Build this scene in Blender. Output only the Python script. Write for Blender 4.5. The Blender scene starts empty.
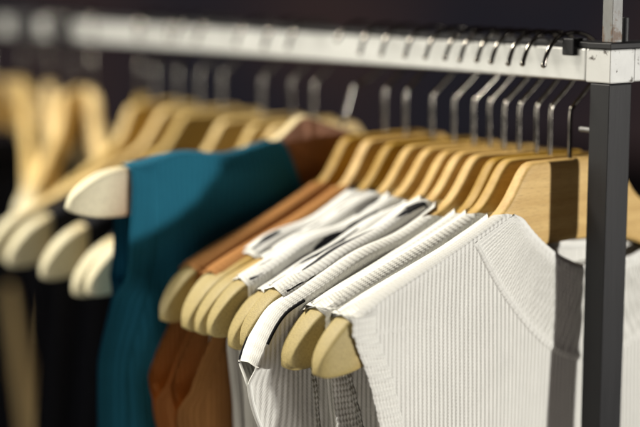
import bpy, math, random
from mathutils import Vector, Matrix
R = math.radians
C = bpy.context.scene.collection
random.seed(7)
RAIL = 1.5                                   # height of the rail's axis above the floor

# ------------------------------------------------------------------ camera, world, lamps
cam_d = bpy.data.cameras.new('camera'); cam = bpy.data.objects.new('camera', cam_d); C.objects.link(cam)
cam.location = (-0.8791, -0.8463, 1.5725)
cam.rotation_euler = (R(90-9.136), 0, R(-36.65))
cam_d.sensor_width = 36; cam_d.lens = 85; cam_d.clip_start = 0.05; cam_d.clip_end = 100
cam_d.dof.use_dof = True; cam_d.dof.focus_distance = 1.145; cam_d.dof.aperture_fstop = 1.8
cam_d.dof.aperture_blades = 0
bpy.context.scene.camera = cam

w = bpy.data.worlds.new('World'); bpy.context.scene.world = w; w.use_nodes = True
w.node_tree.nodes['Background'].inputs[0].default_value = (0.0175, 0.0155, 0.0190, 1)
w.node_tree.nodes['Background'].inputs[1].default_value = 1.0
_nt = w.node_tree; _tc = _nt.nodes.new('ShaderNodeTexCoord'); _no = _nt.nodes.new('ShaderNodeTexNoise'); _cr = _nt.nodes.new('ShaderNodeValToRGB')
_no.inputs['Scale'].default_value = 7.0; _no.inputs['Detail'].default_value = 1.5
_nt.links.new(_tc.outputs['Generated'], _no.inputs['Vector']); _nt.links.new(_no.outputs[0], _cr.inputs[0]); _nt.links.new(_cr.outputs[0], _nt.nodes['Background'].inputs[0])
_cr.color_ramp.elements[0].position = .42; _cr.color_ramp.elements[0].color = (.0135, .0125, .0165, 1)
_cr.color_ramp.elements[1].position = .70; _cr.color_ramp.elements[1].color = (.034, .0205, .0185, 1)   # a dim shop far behind

def area(name, loc, target, size, power, col, size_y=None):
    d = bpy.data.lights.new(name, 'AREA'); o = bpy.data.objects.new(name, d); C.objects.link(o)
    d.energy = power; d.color = col
    if size_y: d.shape = 'RECTANGLE'; d.size = size; d.size_y = size_y
    else: d.shape = 'DISK'; d.size = size
    o.location = loc
    o.rotation_euler = (Vector(target)-Vector(loc)).to_track_quat('-Z', 'Y').to_euler()
    return o
area('key_lamp', (1.04, -2.6, 1.52), (0, 0, 1.38), 0.12, 95, (1.0, 0.965, 0.90))
area('added_fill', (-1.6, -3.4, 2.6), (0, 0, 1.3), 2.2, 1.1, (1.0, 0.70, 0.78))  # added warm fill, lifts the shadows from the front
area('shop_window', (-2.4, 2.5, 1.9), (0, 0.55, 1.45), 2.6, 48, (1.0, 0.96, 0.84), 1.8)
area('added_side_fill', (-2.7, 0.45, 1.75), (0, 0.15, 1.35), 1.0, 16, (1.0, 0.96, 0.86))  # added second source beside the window, brightens the row from the left
area('added_low_fill', (-1.5, -0.75, 0.45), (0, 0.05, 1.2), 0.9, 6.5, (1.0, 0.90, 0.80))  # added low light, brightens the fabric under the hanger tips
area('ceiling_lamp', (-0.9, 1.25, 3.0), (0, 0.6, 1.4), 0.4, 88, (1.0, 0.94, 0.82))

sc = bpy.context.scene
sc.view_settings.view_transform = 'Standard'; sc.view_settings.look = 'None'
sc.view_settings.exposure = 0; sc.view_settings.gamma = 1

# ------------------------------------------------------------------ materials
def newmat(name):
    m = bpy.data.materials.new(name); m.use_nodes = True
    nt = m.node_tree; b = nt.nodes['Principled BSDF']
    return m, nt, b
def N(nt, t, **kw):
    n = nt.nodes.new(t)
    for k, v in kw.items():
        if k.startswith('i_'): n.inputs[k[2:].replace('_', ' ')].default_value = v
        else: setattr(n, k, v)
    return n
def math_(nt, op, a, b=None, clamp=False):
    n = nt.nodes.new('ShaderNodeMath'); n.operation = op; n.use_clamp = clamp
    for i, v in enumerate((a, b)):
        if v is None: continue
        if isinstance(v, (int, float)): n.inputs[i].default_value = v
        else: nt.links.new(v, n.inputs[i])
    return n.outputs[0]
def mixc(nt, fac, a, b):
    n = nt.nodes.new('ShaderNodeMix'); n.data_type = 'RGBA'
    for i, v in ((0, fac), (6, a), (7, b)):
        if isinstance(v, (tuple, float, int)): n.inputs[i].default_value = v if not isinstance(v, tuple) else (*v, 1)
        else: nt.links.new(v, n.inputs[i])
    return n.outputs[2]
def mapped(nt, src, scale):
    n = nt.nodes.new('ShaderNodeMapping'); n.inputs['Scale'].default_value = scale
    nt.links.new(src, n.inputs[0]); return n.outputs[0]
def noise(nt, vec, scale, detail=3, rough=.55):
    n = N(nt, 'ShaderNodeTexNoise'); n.inputs['Scale'].default_value = scale
    n.inputs['Detail'].default_value = detail; n.inputs['Roughness'].default_value = rough
    nt.links.new(vec, n.inputs['Vector']); return n.outputs[0]
def bump(nt, b, h, dist, strength=1.0, nrm=None):
    n = nt.nodes.new('ShaderNodeBump'); n.inputs['Distance'].default_value = dist
    n.inputs['Strength'].default_value = strength; nt.links.new(h, n.inputs['Height'])
    if nrm: nt.links.new(nrm, n.inputs['Normal'])
    nt.links.new(n.outputs[0], b.inputs['Normal']); return n.outputs[0]

def wood(name, c1, c2, c3, grip=None, edge=None):
    m, nt, b = newmat(name); tc = N(nt, 'ShaderNodeTexCoord')
    info = N(nt, 'ShaderNodeObjectInfo')
    add = N(nt, 'ShaderNodeVectorMath', operation='ADD'); nt.links.new(tc.outputs['Object'], add.inputs[0])
    sc_ = N(nt, 'ShaderNodeVectorMath', operation='SCALE'); sc_.inputs[0].default_value = (3, 5, 7)
    nt.links.new(info.outputs['Random'], sc_.inputs['Scale']); nt.links.new(sc_.outputs[0], add.inputs[1])
    v = add.outputs[0]
    g = noise(nt, mapped(nt, v, (9, 60, 120)), 1.0, 6, .6)
    f = noise(nt, mapped(nt, v, (120, 700, 900)), 1.0, 3, .7)
    big = noise(nt, mapped(nt, v, (5, 9, 9)), 1.0, 2)
    spk = noise(nt, v, 850, 2, .8)
    r = N(nt, 'ShaderNodeValToRGB'); nt.links.new(g, r.inputs[0])
    r.color_ramp.elements[0].position = .34; r.color_ramp.elements[1].position = .68
    r.color_ramp.elements[0].color = (*c1, 1); r.color_ramp.elements[1].color = (*c2, 1)
    c = mixc(nt, math_(nt, 'MULTIPLY', math_(nt, 'SUBTRACT', big, .35, True), 1.3, True), r.outputs[0], c3)
    c = mixc(nt, math_(nt, 'MULTIPLY', math_(nt, 'SUBTRACT', f, .52, True), 2.2, True), c, tuple(x*.55 for x in c1))
    c = mixc(nt, math_(nt, 'MULTIPLY', math_(nt, 'SUBTRACT', spk, .60, True), 3.0, True), c, tuple(x*.5 for x in c1))
    hs = N(nt, 'ShaderNodeHueSaturation'); nt.links.new(c, hs.inputs['Color'])
    nt.links.new(math_(nt, 'ADD', math_(nt, 'MULTIPLY', info.outputs['Random'], .45), .68), hs.inputs['Value'])
    nt.links.new(math_(nt, 'SUBTRACT', 1.28, math_(nt, 'MULTIPLY', info.outputs['Random'], .25)), hs.inputs['Saturation']); c = hs.outputs[0]
    # flocked khaki grip on the broad ends
    sx = N(nt, 'ShaderNodeSeparateXYZ'); nt.links.new(tc.outputs['Object'], sx.inputs[0])
    e = math_(nt, 'MULTIPLY', math_(nt, 'SUBTRACT', math_(nt, 'ABSOLUTE', sx.outputs[0]), .19), 25, True)
    grit = noise(nt, tc.outputs['Object'], 1400, 2, .8)
    if edge:      # pale edges round faces whose dark colour holds the shade
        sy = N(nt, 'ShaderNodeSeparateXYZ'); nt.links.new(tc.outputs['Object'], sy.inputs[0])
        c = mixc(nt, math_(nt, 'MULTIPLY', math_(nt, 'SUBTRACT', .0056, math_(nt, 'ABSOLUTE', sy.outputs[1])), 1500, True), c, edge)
    gs = grip or tuple(x*y for x, y in zip(c2, (.78, .82, .74)))
    gc = mixc(nt, math_(nt, 'MULTIPLY', math_(nt, 'SUBTRACT', grit, .42, True), 4, True), gs, tuple(x*.5 for x in gs))
    c = mixc(nt, e, c, gc)
    nt.links.new(c, b.inputs['Base Color'])
    b.inputs['Roughness'].default_value = .55; b.inputs['Specular IOR Level'].default_value = .35
    bump(nt, b, math_(nt, 'ADD', f, spk), .00035, .5)
    return m
WOOD = wood('beech_wood', (.42, .265, .092), (.57, .395, .165), (.50, .35, .15), (.425, .335, .135))
WOODP = wood('pale_beech_wood', (.50, .36, .16), (.68, .53, .28), (.61, .47, .25), (.68, .62, .42))
WOOD_SHADED = wood('shaded_red_brown_wood', (.15, .065, .035), (.24, .11, .06), (.2, .09, .05), (.70, .65, .46), (.62, .50, .28))  # shade on the faces is put into this dark red-brown; edges stay pale

def knit(name, col, pitch=.004, depth=.0011, stitch=.0026, col2=None, strokes=False, across=False, fuzz=.35):
    """ribbed knit; UV is in metres: x across the ribs, y along them"""
    m, nt, b = newmat(name); uv = N(nt, 'ShaderNodeUVMap'); tc = N(nt, 'ShaderNodeTexCoord')
    sx = N(nt, 'ShaderNodeSeparateXYZ'); nt.links.new(uv.outputs[0], sx.inputs[0])
    wob = math_(nt, 'MULTIPLY', math_(nt, 'SUBTRACT', noise(nt, mapped(nt, uv.outputs[0], (60, 12, 1)), 1.0, 2), .5), .0022)
    a, v = (sx.outputs[1], sx.outputs[0]) if across else (sx.outputs[0], sx.outputs[1])
    u = math_(nt, 'ADD', a, wob)
    rib = math_(nt, 'SINE', math_(nt, 'MULTIPLY', u, 2*math.pi/pitch))
    st = math_(nt, 'SINE', math_(nt, 'MULTIPLY', math_(nt, 'ADD', v, math_(nt, 'MULTIPLY', math_(nt, 'ABSOLUTE', rib), stitch*.28)), 2*math.pi/stitch))
    fz = noise(nt, tc.outputs['Object'], 900, 3, .8)
    h = math_(nt, 'ADD', math_(nt, 'MULTIPLY', rib, .5), math_(nt, 'ADD', math_(nt, 'MULTIPLY', st, .13), math_(nt, 'MULTIPLY', fz, fuzz)))
    mott = noise(nt, tc.outputs['Object'], 35, 4, .65)
    c2 = col2 or tuple(x*.82 for x in col)
    c = mixc(nt, math_(nt, 'MULTIPLY', mott, .8), col, c2)
    if strokes:
        info = N(nt, 'ShaderNodeObjectInfo'); rnd = math_(nt, 'MULTIPLY', info.outputs['Random'], 37.0)
        d = noise(nt, mapped(nt, uv.outputs[0], (14, 30, 1)), 1.0, 3)
        comb = N(nt, 'ShaderNodeCombineXYZ')
        nt.links.new(math_(nt, 'ADD', math_(nt, 'ADD', math_(nt, 'MULTIPLY', a, 9.5), rnd), math_(nt, 'MULTIPLY', d, .9)), comb.inputs[0])
        nt.links.new(math_(nt, 'ADD', math_(nt, 'ADD', math_(nt, 'MULTIPLY', v, 62.0), rnd), math_(nt, 'MULTIPLY', d, 2.6)), comb.inputs[1])
        vo = N(nt, 'ShaderNodeTexVoronoi', voronoi_dimensions='2D'); vo.inputs['Scale'].default_value = 1.0
        nt.links.new(comb.outputs[0], vo.inputs['Vector'])
        sep = N(nt, 'ShaderNodeSeparateColor'); nt.links.new(vo.outputs['Color'], sep.inputs[0])
        rad = math_(nt, 'MULTIPLY', math_(nt, 'SUBTRACT', sep.outputs[0], .10), .50)
        k = math_(nt, 'MULTIPLY', math_(nt, 'SUBTRACT', rad, vo.outputs['Distance']), 40, True)
        c = mixc(nt, k, c, (.012, .012, .016))
    nt.links.new(c, b.inputs['Base Color'])
    b.inputs['Roughness'].default_value = .9; b.inputs['Specular IOR Level'].default_value = .15
    b.inputs['Sheen Weight'].default_value = .12; b.inputs['Sheen Roughness'].default_value = .5
    if 'Sheen Tint' in b.inputs: b.inputs['Sheen Tint'].default_value = (*[min(1, x*1.5) for x in col], 1)
    bump(nt, b, h, depth, .8)
    return m
WHITE = knit('white_rib_knit', (.74, .735, .69), .0042, .0006)
WHITEB = knit('white_rib_band', (.74, .735, .685), .0030, .0005)
WHITEP = knit('white_plain_band', (.80, .80, .76), .0024, .0004)
STROKE = knit('white_knit_black_strokes', (.76, .76, .73), .004, .0006, strokes=True)
RUST = knit('rust_brown_knit', (.38, .185, .062), .005, .0007, col2=(.27, .115, .036))
TEAL = knit('teal_knit', (.012, .118, .185), .005, .0011, col2=(.008, .08, .135))
BLACK = knit('black_cloth', (.014, .015, .021), .003, .0004)
BLACKB = knit('black_trim', (.012, .012, .015), .003, .0004)
TAN = knit('tan_cloth', (.66, .50, .25), .004, .0006)

def metal(name, col, rough, metallic=1.0, scratch=.1, sc_=(40, 40, 40), spots=None):
    m, nt, b = newmat(name); tc = N(nt, 'ShaderNodeTexCoord')
    n = noise(nt, mapped(nt, tc.outputs['Object'], sc_), 1.0, 5, .65)
    c = mixc(nt, n, tuple(x*(1-scratch) for x in col), tuple(min(1, x*(1+scratch)) for x in col))
    if spots:
        s = noise(nt, tc.outputs['Object'], spots[1], 4, .7)
        k = math_(nt, 'MULTIPLY', math_(nt, 'SUBTRACT', s, spots[2]), 14, True)
        c = mixc(nt, k, c, spots[0])
        nt.links.new(math_(nt, 'MULTIPLY', math_(nt, 'SUBTRACT', 1.0, k), metallic), b.inputs['Metallic'])
    else: b.inputs['Metallic'].default_value = metallic
    nt.links.new(c, b.inputs['Base Color'])
    nt.links.new(math_(nt, 'ADD', math_(nt, 'MULTIPLY', math_(nt, 'SUBTRACT', n, .5), .25), rough), b.inputs['Roughness'])
    if name.startswith('black'): b.inputs['Specular IOR Level'].default_value = .28
    bump(nt, b, n, .0003, .35)
    return m
SILVER = metal('silver_rail_metal', (.42, .42, .405), .36, .8, .22, (60, 8, 60), ((.16, .10, .06), 55, .70))
CORNER = metal('white_corner_paint', (.50, .505, .49), .42, .15, .15, (50, 50, 50), ((.06, .05, .04), 70, .585))
BLACKM = metal('black_powder_coat', (.0095, .0095, .011), .5, 0.0, .3, (160, 160, 18), ((.10, .085, .075), 160, .72))
STEEL = metal('hook_steel', (.17, .158, .14), .17, 1.0, .05, (120, 120, 120))
RUSTY = metal('worn_steel', (.17, .17, .165), .5, .6, .4, (120, 120, 60), ((.11, .07, .045), 45, .57))
m, nt, b = newmat('dark_floor_board'); tc = N(nt, 'ShaderNodeTexCoord')
nt.links.new(mixc(nt, noise(nt, mapped(nt, tc.outputs['Object'], (2, 30, 1)), 1.0, 4), (.012, .010, .010), (.03, .024, .02)), b.inputs['Base Color']); b.inputs['Roughness'].default_value = .7
FLOOR = m

# ------------------------------------------------------------------ mesh helpers
def link(name, verts, faces, mat, parent=None, uvs=None, smooth=True):
    me = bpy.data.meshes.new(name); me.from_pydata(verts, [], faces); me.materials.append(mat)
    if smooth: me.polygons.foreach_set('use_smooth', [True]*len(me.polygons))
    if uvs:
        l = me.uv_layers.new(name='UVMap'); idx = [0]*len(me.loops); me.loops.foreach_get('vertex_index', idx)
        flat = []
        for i in idx: flat += uvs[i]
        l.data.foreach_set('uv', flat)
    me.update()
    o = bpy.data.objects.new(name, me); C.objects.link(o)
    if parent: o.parent = parent
    return o
class MB:
    def __init__(s): s.v = []; s.f = []
    def box(s, x0, x1, y0, y1, z0, z1, bev=0.0):
        import bmesh
        bm = bmesh.new(); bmesh.ops.create_cube(bm, size=1)
        for v in bm.verts:
            v.co = Vector(((x0+x1)/2+v.co.x*(x1-x0), (y0+y1)/2+v.co.y*(y1-y0), (z0+z1)/2+v.co.z*(z1-z0)))
        if bev: bmesh.ops.bevel(bm, geom=list(bm.edges), offset=bev, segments=2, profile=.5, affect='EDGES')
        s.add(bm); return s
    def cyl(s, p, axis, r, h, seg=20):
        import bmesh
        bm = bmesh.new(); bmesh.ops.create_cone(bm, cap_ends=True, segments=seg, radius1=r, radius2=r, depth=h)
        q = Vector((0, 0, 1)).rotation_difference(Vector(axis)).to_matrix().to_4x4()
        bmesh.ops.transform(bm, matrix=Matrix.Translation(p) @ q, verts=bm.verts)
        bmesh.ops.bevel(bm, geom=[e for e in bm.edges if len(e.link_faces) == 2 and e.calc_face_angle() > 1], offset=r*.15, segments=1, affect='EDGES')
        s.add(bm); return s
    def ball(s, p, r):
        import bmesh
        bm = bmesh.new(); bmesh.ops.create_uvsphere(bm, u_segments=12, v_segments=8, radius=r)
        bmesh.ops.translate(bm, vec=p, verts=bm.verts); s.add(bm); return s
    def tube(s, pts, r, seg=10):
        b0 = len(s.v); n = len(pts); up = Vector((0, 1, 0))
        for i, p in enumerate(pts):
            t = (Vector(pts[min(i+1, n-1)])-Vector(pts[max(i-1, 0)])).normalized()
            a = t.cross(up).normalized(); bb = t.cross(a)
            for k in range(seg):
                th = 2*math.pi*k/seg
                s.v.append(tuple(Vector(p)+a*math.cos(th)*r+bb*math.sin(th)*r))
        for i in range(n-1):
            for k in range(seg):
                k2 = (k+1) % seg
                s.f.append((b0+i*seg+k, b0+i*seg+k2, b0+(i+1)*seg+k2, b0+(i+1)*seg+k))
        s.f.append(tuple(b0+k for k in range(seg))[::-1]); s.f.append(tuple(b0+(n-1)*seg+k for k in range(seg)))
        return s
    def add(s, bm):
        b0 = len(s.v); bm.verts.ensure_lookup_table(); bm.verts.index_update()
        s.v += [tuple(v.co) for v in bm.verts]; s.f += [tuple(b0+v.index for v in f.verts) for f in bm.faces]; bm.free()
    def build(s, name, mat, parent=None, smooth=False):
        o = link(name, s.v, s.f, mat, parent, smooth=smooth)
        if smooth:
            md = None
            o.data.set_sharp_from_angle(angle=R(38)) if hasattr(o.data, 'set_sharp_from_angle') else None
        return o
def smoothstep(a, b, x):
    t = min(1, max(0, (x-a)/(b-a))); return t*t*(3-2*t)
def interp(tab, x):
    if x <= tab[0][0]: return tab[0][1]
    for (x0, y0), (x1, y1) in zip(tab, tab[1:]):
        if x <= x1: return y0+(y1-y0)*(x-x0)/(x1-x0)
    return tab[-1][1]
def catmull(pts, per=8):
    out = []; n = len(pts)
    for i in range(n-1):
        p0, p1, p2, p3 = (Vector(pts[max(i-1, 0)]), Vector(pts[i]), Vector(pts[i+1]), Vector(pts[min(i+2, n-1)]))
        for k in range(per):
            t = k/per
            out.append(.5*((2*p1)+(p2-p0)*t+(2*p0-5*p1+4*p2-p3)*t*t+(3*p1-p0-3*p2+p3)*t**3))
    out.append(Vector(pts[-1])); return out
def thing(name, label, cat, loc, rot=(0, 0, 0), group=None):
    o = bpy.data.objects.new(name, None); C.objects.link(o); o.empty_display_size = .05
    o.location = loc; o.rotation_euler = rot; o['label'] = label; o['category'] = cat
    if group: o['group'] = group
    return o

# ------------------------------------------------------------------ setting
fl = link('floor', [(-6, -6, 0), (9, -6, 0), (9, 9, 0), (-6, 9, 0)], [(0, 1, 2, 3)], FLOOR, smooth=False); fl['kind'] = 'structure'

# ------------------------------------------------------------------ clothes rack
rack = thing('clothes_rack', 'metal clothes rack with a silver top rail and a square black post', 'clothes rack', (.005, .005, 0))
hz = .0127; S0 = -.0555; E0 = 1.62
def rackpart(name, mb, mat): return mb.build(name, mat, rack)
rackpart('rail', MB().box(-.015, .015, S0+.0265, E0, RAIL-hz, RAIL+hz, .0012), SILVER)
rackpart('corner_joint', MB().box(-.0152, .0120, S0, S0+.026, RAIL-hz-.0006, RAIL+hz, .0012), CORNER)
rackpart('cross_rail', MB().box(.0125, .46, S0+.0004, S0+.0255, RAIL-hz, RAIL+hz, .0012), CORNER)
rackpart('top_strip', MB().box(-.0135, .0135, S0+.0255, E0, RAIL+hz+.0003, RAIL+hz+.005, .0008), BLACKM)
rackpart('top_strip', MB().box(-.0165, .46, S0-.001, S0+.025, RAIL+hz+.0003, RAIL+hz+.005, .0008), BLACKM)
rackpart('post', MB().box(-.0148, .0100, S0+.0006, S0+.0215, .0, RAIL-hz-.001, .0011), BLACKM)
rackpart('post', MB().box(.440, .4585, S0+.0006, S0+.0215, .0, RAIL-hz-.001, .0011), BLACKM)
rackpart('post', MB().box(-.0148, .0070, E0-.022, E0-.001, .0, RAIL-hz-.001, .0011), BLACKM)
rackpart('upright_bar', MB().box(-.0105, .0005, S0+.0035, S0+.0145, RAIL+hz+.005, RAIL+.16, .0008), RUSTY)
rackpart('peg', MB().cyl((.0125, S0+.012, RAIL+hz+.0145), (0, 0, 1), .0032, .019), BLACKM)
rackpart('clip', MB().box(-.0190, -.0140, S0+.036, S0+.0485, RAIL+hz-.006, RAIL+hz+.0075, .001).box(-.0145, -.004, S0+.036, S0+.0485, RAIL+hz+.0052, RAIL+hz+.0076, .0006), BLACKM)
rackpart('stud', MB().cyl((-.0035, S0+.031, RAIL-.052), (0, 1, 0), .0022, .020), RUSTY)
for a, b_ in ((.823, .884), (.923, .990), (1.032, E0-.03)):
    rackpart('added_rail_sleeve', MB().box(-.0175, .0175, a, b_, RAIL-hz-.003, RAIL+hz+.0075, .002), BLACKM)  # added black covers; silver gaps between them stand in for blurred highlights

# ------------------------------------------------------------------ hangers.  local: x = -u (u towards the visible arm), y along the rail, z up from the rail axis
TOP = [(0, -.0760), (.046, -.0758), (.0505, -.0775), (.056, -.0850), (.063, -.0965), (.071, -.1075), (.080, -.1150), (.095, -.1222), (.13, -.1370), (.20, -.1630), (.235, -.1775), (.2625, -.194)]
BOT = [(0, -.1420), (.05, -.1440), (.08, -.1520), (.13, -.1760), (.20, -.2080), (.235, -.2180), (.2625, -.224)]
LN = .254
def ztop(u): return interp(TOP, abs(u))
def smooth_tab(tab, k=.004):
    out = []; n = 160
    for i in range(n+1):
        x = tab[-1][0]*i/n
        out.append((x, sum(interp(tab, abs(x+d*k)) for d in (-1, -.5, 0, .5, 1))/5))
    return out
TOPS, BOTS = smooth_tab(TOP, .005), smooth_tab(BOT, .012)
def thick(u): u = abs(u); return .0125+.0085*smoothstep(.10, .23, u)
def hanger_body(seg=20):
    us = []; n = 130
    for i in range(-n, n+1):
        t = i/n; us.append(math.copysign(LN*(1-(1-abs(t))**1.25), t) if t else 0)
    v, f = [], []
    for u in us:
        a = abs(u); zt, zb = interp(TOPS, a), interp(BOTS, a)
        c, h, t = (zt+zb)/2, (zt-zb)/2, thick(u)/2
        if a > LN-.036:
            q = math.sqrt(max(0, 1-((a-(LN-.036))/.0361)**2)); h *= max(q, .02)**.85; t *= max(q, .03)**.55
            c -= .006*(1-q)
        for k in range(seg):
            th = 2*math.pi*(k+.5)/seg; cx, cz = math.cos(th), math.sin(th)
            e = .36
            v.append((-u, math.copysign(abs(cx)**e, cx)*t, c+math.copysign(abs(cz)**(e*.55), cz)*h))
    for i in range(len(us)-1):
        for k in range(seg):
            k2 = (k+1) % seg; f.append((i*seg+k, (i+1)*seg+k, (i+1)*seg+k2, i*seg+k2))
    f.append(tuple(range(seg))); f.append(tuple((len(us)-1)*seg+k for k in range(seg))[::-1])
    return v, f
hv, hf = hanger_body()
def hook_mb():
    uz = [(0, -.079), (0, -.060), (0, -.0400), (-.003, -.0345), (-.012, -.0270), (-.0235, -.0165), (-.0300, -.0050), (-.0300, .0080), (-.0240, .0172), (-.0120, .0226), (.002, .0240), (.0150, .0212), (.0255, .0125), (.0315, -.0005)]
    pts = [(-p.x, 0, p.y) for p in catmull([(u, z, 0) for u, z in uz], 6)]
    mb = MB().tube(pts, .0018); mb.ball(Vector(pts[-1]), .0024)
    return mb.v, mb.f
kv, kf = hook_mb()
proto = None
def make_hanger(label, s, yaw=0, roll=0, mat=WOOD, group='wooden hangers on the rail', pitch=0):
    global proto
    # roll pivots where the hook rests on the rail
    loc = (0, s, RAIL)
    t = thing('wooden_hanger', label, 'coat hanger', loc, (0, R(roll), R(-yaw)), group)
    if proto is None:
        b = link('hanger_body', hv, hf, mat, t); b.data.set_sharp_from_angle(angle=R(50))
        h = link('hook', kv, kf, STEEL, t)
        proto = {WOOD.name: b, 'hook': h}
    else:
        if mat.name in proto: b = proto[mat.name].copy()
        else:
            b = proto[WOOD.name].copy(); b.data = b.data.copy(); b.data.materials[0] = mat; proto[mat.name] = b
        C.objects.link(b); b.parent = t
        h = proto['hook'].copy(); C.objects.link(h); h.parent = t
    return t

# ------------------------------------------------------------------ garments.  built in the frame of the hanger they hang on, as top-level things
def fold(u, z, amp):
    d = smoothstep(-.16, -.55, z)
    return .0016*math.sin(u*23+z*17+.7)*smoothstep(-.13, -.2, z)+amp*d*(math.sin(u*38+1.1)+.6*math.sin(u*67+z*6+.4)+.4*math.sin(u*21-z*9))
def zridge(u):
    """top line of the shoulder; runs straight on across the neck and hangs down past the tip"""
    a = abs(u)
    if a < .085: return interp(TOPS, .085)+(.085-a)*.42
    if a <= .236: return interp(TOPS, a)
    return interp(TOPS, .236)-.55*(a-.236)-34*(a-.236)**2
def garment(name, label, cat, h, mat, U=.226, arm=((-.17, .226), (-.22, .208), (-.27, .194), (-.34, .188), (-.42, .215), (-.47, .235)),
            neck=(-.035, .105, -.24), back=(-.035, .105, -.152), bottom=-.62, ribs=False, band=WHITEB, nband=WHITEP, bandw=.022, gap=.0022, amp=.004,
            group=None, res=(150, 90), neck_p=2.1, sag=.006, parts=True, trim=False, loose=0.0, yoke=None, pinch=0):
    roll = h.rotation_euler[1]; ph = random.uniform(0, 6)
    t = thing(name, label, cat, h.location, (0, 0, h.rotation_euler[2]), group)
    arm = ((min(arm[0][0], zridge(U)-.014), U),)+tuple(arm[1:])
    def outer1(z): return interp(sorted(arm), z) if z < arm[0][0] else U
    def outer(z): return sum(outer1(z+.012*q) for q in (-1, -.5, 0, .5, 1))/5 if z < arm[0][0] else U
    def neckz(u, spec):
        c, hw, zl = spec; x = abs((u-c)/hw)
        ue = c+math.copysign(hw, u-c); ze = zridge(ue)
        return zl+(ze-zl)*min(x, 3)**neck_p
    def smin(a, b, k=.018):
        q = max(k-abs(a-b), 0)/k; return min(a, b)-q*q*k/4
    def pos(u, z, side, off=0.0):
        d = max(0, zridge(u)+gap-z); lf = loose*smoothstep(.225, .17, abs(u))*(.55+.45*math.sin(u*41+ph)+.3*math.sin(u*83+ph*2)); z += lf*(1-smoothstep(0, .05, d)); r = thick(u)/2+gap+.001; q = min(1, d/(r*.6))
        y = r*(1-(1-q)**5)**(1/5)
        inner = smoothstep(.085, .070, abs(u)); y = max(y, inner*r)
        front = 1 if side < 0 else .6
        y += loose*.55*smoothstep(.002, .02, d)*(1+math.sin(u*57+d*60+ph))*smoothstep(.23, .19, abs(u))
        y += front*sag*smoothstep(.0, .12, d)*(1-smoothstep(.10, .22, abs(u)))
        if pinch < 0: y *= 1-.93*smoothstep(.88, 1.0, abs(u)/max(outer(z), .01))*smoothstep(pinch, pinch-.022, z)
        rb = .00042*math.sin(2*math.pi*u/.0042)*smoothstep(0, .01, d) if ribs else 0
        yy = side*(y+off+rb)+fold(u, z, amp)
        return plumb(u, yy, z)
    def plumb(u, y, z):
        if not roll: return (-u, y, z)
        zr = zridge(u); dd = zr-z
        return (-u*math.cos(roll)+zr*math.sin(roll), y, zr*math.cos(roll)+u*math.sin(roll)-dd)
    def panel(nm, side, spec, nu, nv):
        v, f, uv = [], [], []
        for j in range(nv+1):
            for i in range(nu+1):
                s = -1+2*i/nu
                u = s*U
                z0 = smin(zridge(u)+gap, neckz(u, spec))
                w = j/nv; w = .35*w+.65*w*w if nv > 20 else w
                z = z0+(bottom-z0)*w
                k = outer(z)/U
                # pull the sides in at the armhole, most at the edge
                uu = u*(1-(1-k)*abs(s)**1.5)
                v.append(pos(uu, z, side))
                L = 0 if j == 0 else uv[(j-1)*(nu+1)+i][1]+(Vector(v[-1])-Vector(v[-nu-2])).length
                uv.append((uu, L))
        for j in range(nv):
            for i in range(nu):
                a = j*(nu+1)+i; f.append((a, a+1, a+nu+2, a+nu+1) if side < 0 else (a, a+nu+1, a+nu+2, a+1))
        return link(nm, v, f, mat, t, uv)
    nu, nv = res
    fr = panel('front_panel', -1, neck, nu, nv)
    bk = panel('back_panel', 1, back, max(60, nu//4 if ribs else nu), nv)
    if trim:
        for sg in (1, -1):
            for sd in (-1, 1):
                pts = []
                for k in range(91):
                    z = zridge(U)+gap-.001+(-.46-zridge(U))*k/90
                    pts.append(Vector(pos(sg*(outer(z)-.0005), z, sd, .0003)))
                MB().tube(pts, .0014, 8).build('sleeve_hem', WHITEP, t, True)
            arc = [(sg*(.222+.042*k/24)) for k in range(25)]
            MB().tube([Vector(pos(q, zridge(q)+gap-.0035, -1, .0004)) for q in arc[:20]], .0013, 8).build('piping', BLACKB, t, True)
            MB().tube([Vector(pos(q, zridge(q)+gap-.0035, 1, .0004)) for q in arc], .0013, 8).build('piping', BLACKB, t, True)
    elif parts:
        # armbands: ribbon over the shoulder end and down both armhole edges
        for sg in (1, -1):
            path = []; NB = 420 if ribs else 40
            zs = [interp([(0, -.47), (.7, -.24), (1, zridge(U)+gap)], k/NB) for k in range(NB+1)]
            for z in zs: path.append((outer(z), z, 1))
            top = [(U, zridge(U)+gap+.0012, 0)]
            path = path[:-1]+[(U, zridge(U)+gap-.004, 1)]+top+[(U, zridge(U)+gap-.004, -1)]+[p[:2]+(-1,) for p in path[:-1][::-1]]
            v, f, uv = [], [], []; L = 0; nw = 6; prev = None
            for (u, z, sd) in path:
                rows = []
                for q in range(nw+1):
                    e = q/nw; uu = sg*(u+.004-bandw*e)
                    zz = z if sd else zridge(uu)+gap+.0003
                    if sd and abs(z-(zridge(U)+gap-.004)) < 1e-6: zz = zridge(uu)+gap-.004
                    lift = .0011*math.sqrt(max(0, 1-(2*e-1)**4))+.0003+(.00045*math.sin(2*math.pi*z/.0046) if ribs and sd else 0)
                    p = pos(uu, min(zz, zridge(uu)+gap), sd or 1, lift)
                    if sd == 0: p = plumb(uu, fold(uu, zz, amp), zz+lift)
                    rows.append(p)
                if prev: L += (Vector(rows[0])-Vector(prev)).length
                prev = rows[0]
                for q in range(nw+1): v.append(rows[q]); uv.append((bandw*q/nw, L))
            n = len(path)
            for i in range(n-1):
                for q in range(nw):
                    a = i*(nw+1)+q; f.append((a, a+1, a+nw+2, a+nw+1))
            link('armband', v, f, band, t, uv)
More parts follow.
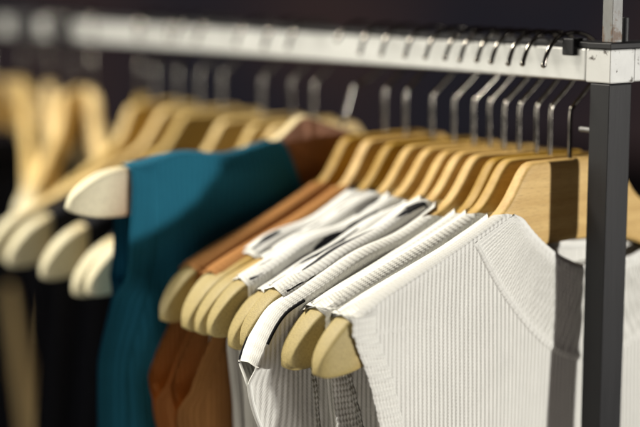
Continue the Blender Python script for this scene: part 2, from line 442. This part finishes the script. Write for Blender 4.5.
    if parts:
        if yoke:
            v, f, uv = [], [], []; n = 900; nw = 18; L = 0; prev = None
            for i in range(n+1):
                th = -1+2*i/n; x = math.copysign(abs(th)**.62, th)*.999
                ui, uo = neck[0]+neck[1]*x, yoke[0]+yoke[1]*x
                zi, zo = (smin(neckz(q, sp), zridge(q)+gap) for q, sp in ((ui, neck), (uo, yoke)))
                for k in range(nw+1):
                    e = k/nw; edge = max(math.exp(-((e-.955)/.035)**2), math.exp(-((e-.03)/.05)**2))
                    u = ui+(uo-ui)*e; z = min(zi+(zo-zi)*e, zridge(u)+gap)
                    rb = .0008*math.sin(2*math.pi*L/.0042)*(1-edge)
                    tp = smoothstep(0, .016, zridge(u)+gap-z)
                    v.append(pos(u, z, -1, (.0012+.0011*edge+rb)*tp if e < .999 else .0002*tp))
                    uv.append((L, .06*e))
                p = Vector(v[-5])
                if i: L += (p-prev).length
                prev = p
            for i in range(n):
                for k in range(nw):
                    a = i*(nw+1)+k; f.append((a, a+1, a+nw+2, a+nw+1))
            link('neckband', v, f, mat, t, uv)
        for side, spec in ((-1, neck), (1, back)):
            c, hw, zl = spec; v, f, uv = [], [], []; n = 70; seg = 10; L = 0; prev = None
            pts = []
            for i in range(n+1):
                th = -1+2*i/n; x = math.copysign(abs(th)**.62, th)*.999; u = c+hw*x
                z = smin(neckz(u, spec), zridge(u)+gap)
                pts.append(Vector(pos(u, z, side, .0002)))
            for i, p in enumerate(pts):
                tg = (pts[min(i+1, n)]-pts[max(i-1, 0)]).normalized(); nn = tg.cross(Vector((0, 1, 0))).normalized(); oo = nn.cross(tg)
                if prev: L += (p-prev).length
                prev = p
                wd = .0038-.0026*smoothstep(n*.42, n*.5, abs(i-n/2))
                for k in range(seg):
                    a = 2*math.pi*k/seg
                    v.append(tuple(p+nn*math.cos(a)*wd+oo*math.sin(a)*.0016)); uv.append((.012*k/seg, L))
            for i in range(n):
                for k in range(seg):
                    k2 = (k+1) % seg; f.append((i*seg+k, i*seg+k2, (i+1)*seg+k2, (i+1)*seg+k))
            link('neckband', v, f, nband, t, uv)
    return t

TANKARM = ((-.17, .226), (-.22, .210), (-.27, .196), (-.34, .190), (-.42, .215), (-.47, .235))
TANK2 = ((-.17, .226), (-.22, .220), (-.27, .214), (-.34, .212), (-.42, .225), (-.47, .24))
CAPARM = ((-.236, .266), (-.262, .258), (-.30, .238), (-.36, .228), (-.45, .235))
wt = 'white tops hung along the rail'
h = make_hanger('wooden hanger nearest the black post, its broad khaki tip out of the front tank top', 0, 0)
garment('tank_top', 'nearest white ribbed tank top with wide scoop neck and the post shadow across it', 'tank top', h, WHITE, ribs=True, res=(680, 90), arm=TANKARM, group=wt, neck=(-.030, .100, -.168), back=(-.03, .10, -.150), yoke=(-.030, .142, -.245), sag=.0, amp=.003)
h = make_hanger('second wooden hanger from the black post, tip showing beside the nearest one', .022, 2.6)
garment('tank_top', 'second white ribbed tank top, its shoulder just behind the nearest tank top', 'tank top', h, WHITE, ribs=True, res=(680, 70), arm=TANK2, group=wt, neck=(-.02, .095, -.168), yoke=(-.02, .135, -.24))
h = make_hanger('third wooden hanger from the post, its tip half hidden behind the second tip', .039, 1.2, -1.0)
garment('tank_top', 'third white tank top, nearly hidden between the second one and the black trimmed top', 'tank top', h, WHITE, arm=TANK2, group=wt, neck=(-.02, .10, -.22))
h = make_hanger('fourth wooden hanger from the post, its tip covered by the black trimmed white top', .058, 3)
garment('short_sleeved_top', 'white short sleeved top with black trim that covers its hanger tip', 'knit top', h, WHITE, U=.264, arm=CAPARM, band=BLACKB, group=wt, neck=(-.01, .10, -.20), trim=True, loose=.003, pinch=-.216)
lab = [('wooden hanger of the boldest stroked top, tip beside the black trimmed top', .075, 3.4, .8),
       ('wooden hanger, middle of three khaki tips left of the black trimmed top', .095, 5.2, -.9),
       ('wooden hanger with the leftmost of three khaki tips beside the rust tops', .113, 6.4, .5)]
glab = ['white top with bold black brush strokes on the shoulder', 'white top with black strokes behind the boldest stroked one', 'white stroked top whose hanger tip is leftmost of the white tops']
for (l, s, y, r), g in zip(lab, glab):
    h = make_hanger(l, s, y, r)
    garment('patterned_top', g, 'knit top', h, STROKE, arm=TANK2, group=wt, neck=(-.02, .10, -.21), U=.222, loose=.0045)
for l, s, y, g in (('eighth wooden hanger from the post, pale neck rising above the white tops', .139, 5.0, 'white patterned top hidden between the stroked tops, only its shoulder in view'),
                   ('wooden hanger just in front of the two rust tops', .168, 2.0, 'last white top of the row, next to the rust tops')):
    h = make_hanger(l, s, y)
    garment('patterned_top', g, 'knit top', h, STROKE, arm=TANK2, group=wt, neck=(-.02, .10, -.21), U=.19, loose=.0045)
RARM = ((-.19, .222), (-.215, .226), (-.25, .250), (-.285, .262), (-.33, .250), (-.40, .235))
h = make_hanger('wooden hanger with rust top, the nearer of the two, pale round tip', .205, -5.5)
garment('rust_sweater', 'nearer of the two rust brown knit tops beside the white tops', 'knit top', h, RUST, arm=RARM, band=RUST, nband=RUST, group='rust brown tops', pinch=-.262, neck=(-.02, .094, -.23), U=.222, amp=.006)
h = make_hanger('wooden hanger with rust top, the farther of the two, next to the teal top', .235, -4.5)
garment('rust_sweater', 'farther of the two rust brown knit tops, next to the teal top', 'knit top', h, RUST, arm=RARM, band=RUST, nband=RUST, group='rust brown tops', pinch=-.262, neck=(-.02, .094, -.23), U=.222, amp=.006)
h = make_hanger('tilted wooden hanger under the teal top, its white tip raised highest', .268, 1, 18.5, WOOD_SHADED)
garment('teal_sweater', 'dark teal knit top hanging from a tilted hanger', 'knit top', h, TEAL, pinch=-.262, arm=((-.17, .208), (-.25, .211), (-.29, .220), (-.34, .233), (-.5, .238)), U=.208, neck=(.0, .064, -.215), back=(0, .064, -.165), band=TEAL, nband=TEAL, amp=.010, loose=.005)
far = [(.345, 0, 0, 'pale hanger tip just below the raised tip of the teal hanger'), (.385, 0, -2, 'pale hanger tip low and left of the teal hanger tip'), (.435, 0, 0, 'pale hanger third left of the teal top with its tip near the frame edge'),
       (.51, 0, 0, 'blurred pale hanger behind the teal top')]
gl = ['black top under the teal hanger tip', 'black top low and left of the teal top', 'black top with its shoulder near the left frame edge', 'black top blurred behind the teal top']
for i, ((s, y, r, l), g) in enumerate(zip(far, gl)):
    h = make_hanger(l, s, y, r, WOODP)
    garment('black_shirt', g, 'shirt', h, BLACK, U=.206, arm=((-.17, .206), (-.25, .205), (-.5, .23)), neck=(0, .10, -.22), back=(0, .10, -.16), band=BLACKB, nband=BLACKB, res=(70, 50), group='black shirts at the far end', amp=.007)
for s, y, r, l in ((.60, -40, 0, 'blurred hanger at the rail middle turned towards the camera'), (.685, -58, -3, 'blurred hanger turned edge on, second right of the leftmost pair'),
       (.555, 0, 0, 'blurred hanger at the rail middle facing like the near ones'), (.65, -25, 0, 'blurred hanger half turned beside the rail middle'), (.80, -66, -4, 'blurred pale hanger right of the leftmost pair'), (.855, -48, -2, 'blurred hanger half turned, just right of the leftmost pair'), (.915, -64, -4, 'blurred hanger, right one of the leftmost pair'), (.99, -66, -4, 'blurred hanger farthest left on the rail')):
    h = make_hanger(l, s, y, r, WOODP)
h = make_hanger('hanger of the black cardigan with tan lining, beyond the leftmost pair', 1.10, 0, 0, WOODP)
t = garment('black_cardigan', 'black cardigan with tan lining strips at the far left', 'cardigan', h, BLACK, U=.206, arm=((-.17, .206), (-.25, .205), (-.5, .23)), neck=(0, .10, -.22), back=(0, .10, -.16), band=BLACKB, nband=BLACKB, res=(70, 50), amp=.007, bottom=-.75)
for u0, u1, z0, wd in ((-.008, -.028, -.36, .030), (-.078, -.056, -.33, .032)):
    v, f, uv = [], [], []
    for j in range(31):
        q = j/30; z = z0-(.75+z0)*q; wj = wd*min(1, .3+q*2.2)
        for i in range(9):
            u = u0+(u1-u0)*q*2.2+(i/8-.5)*wj
            v.append((-u, -.030-.006*math.cos((i/8-.5)*math.pi)+fold(u, z, .004), z)); uv.append((u, z))
    for j in range(30):
        for i in range(8): f.append((j*9+i, j*9+i+1, j*9+i+10, j*9+i+9))
    link('lining', v, f, TAN, t, uv)
bpy.context.view_layer.update()
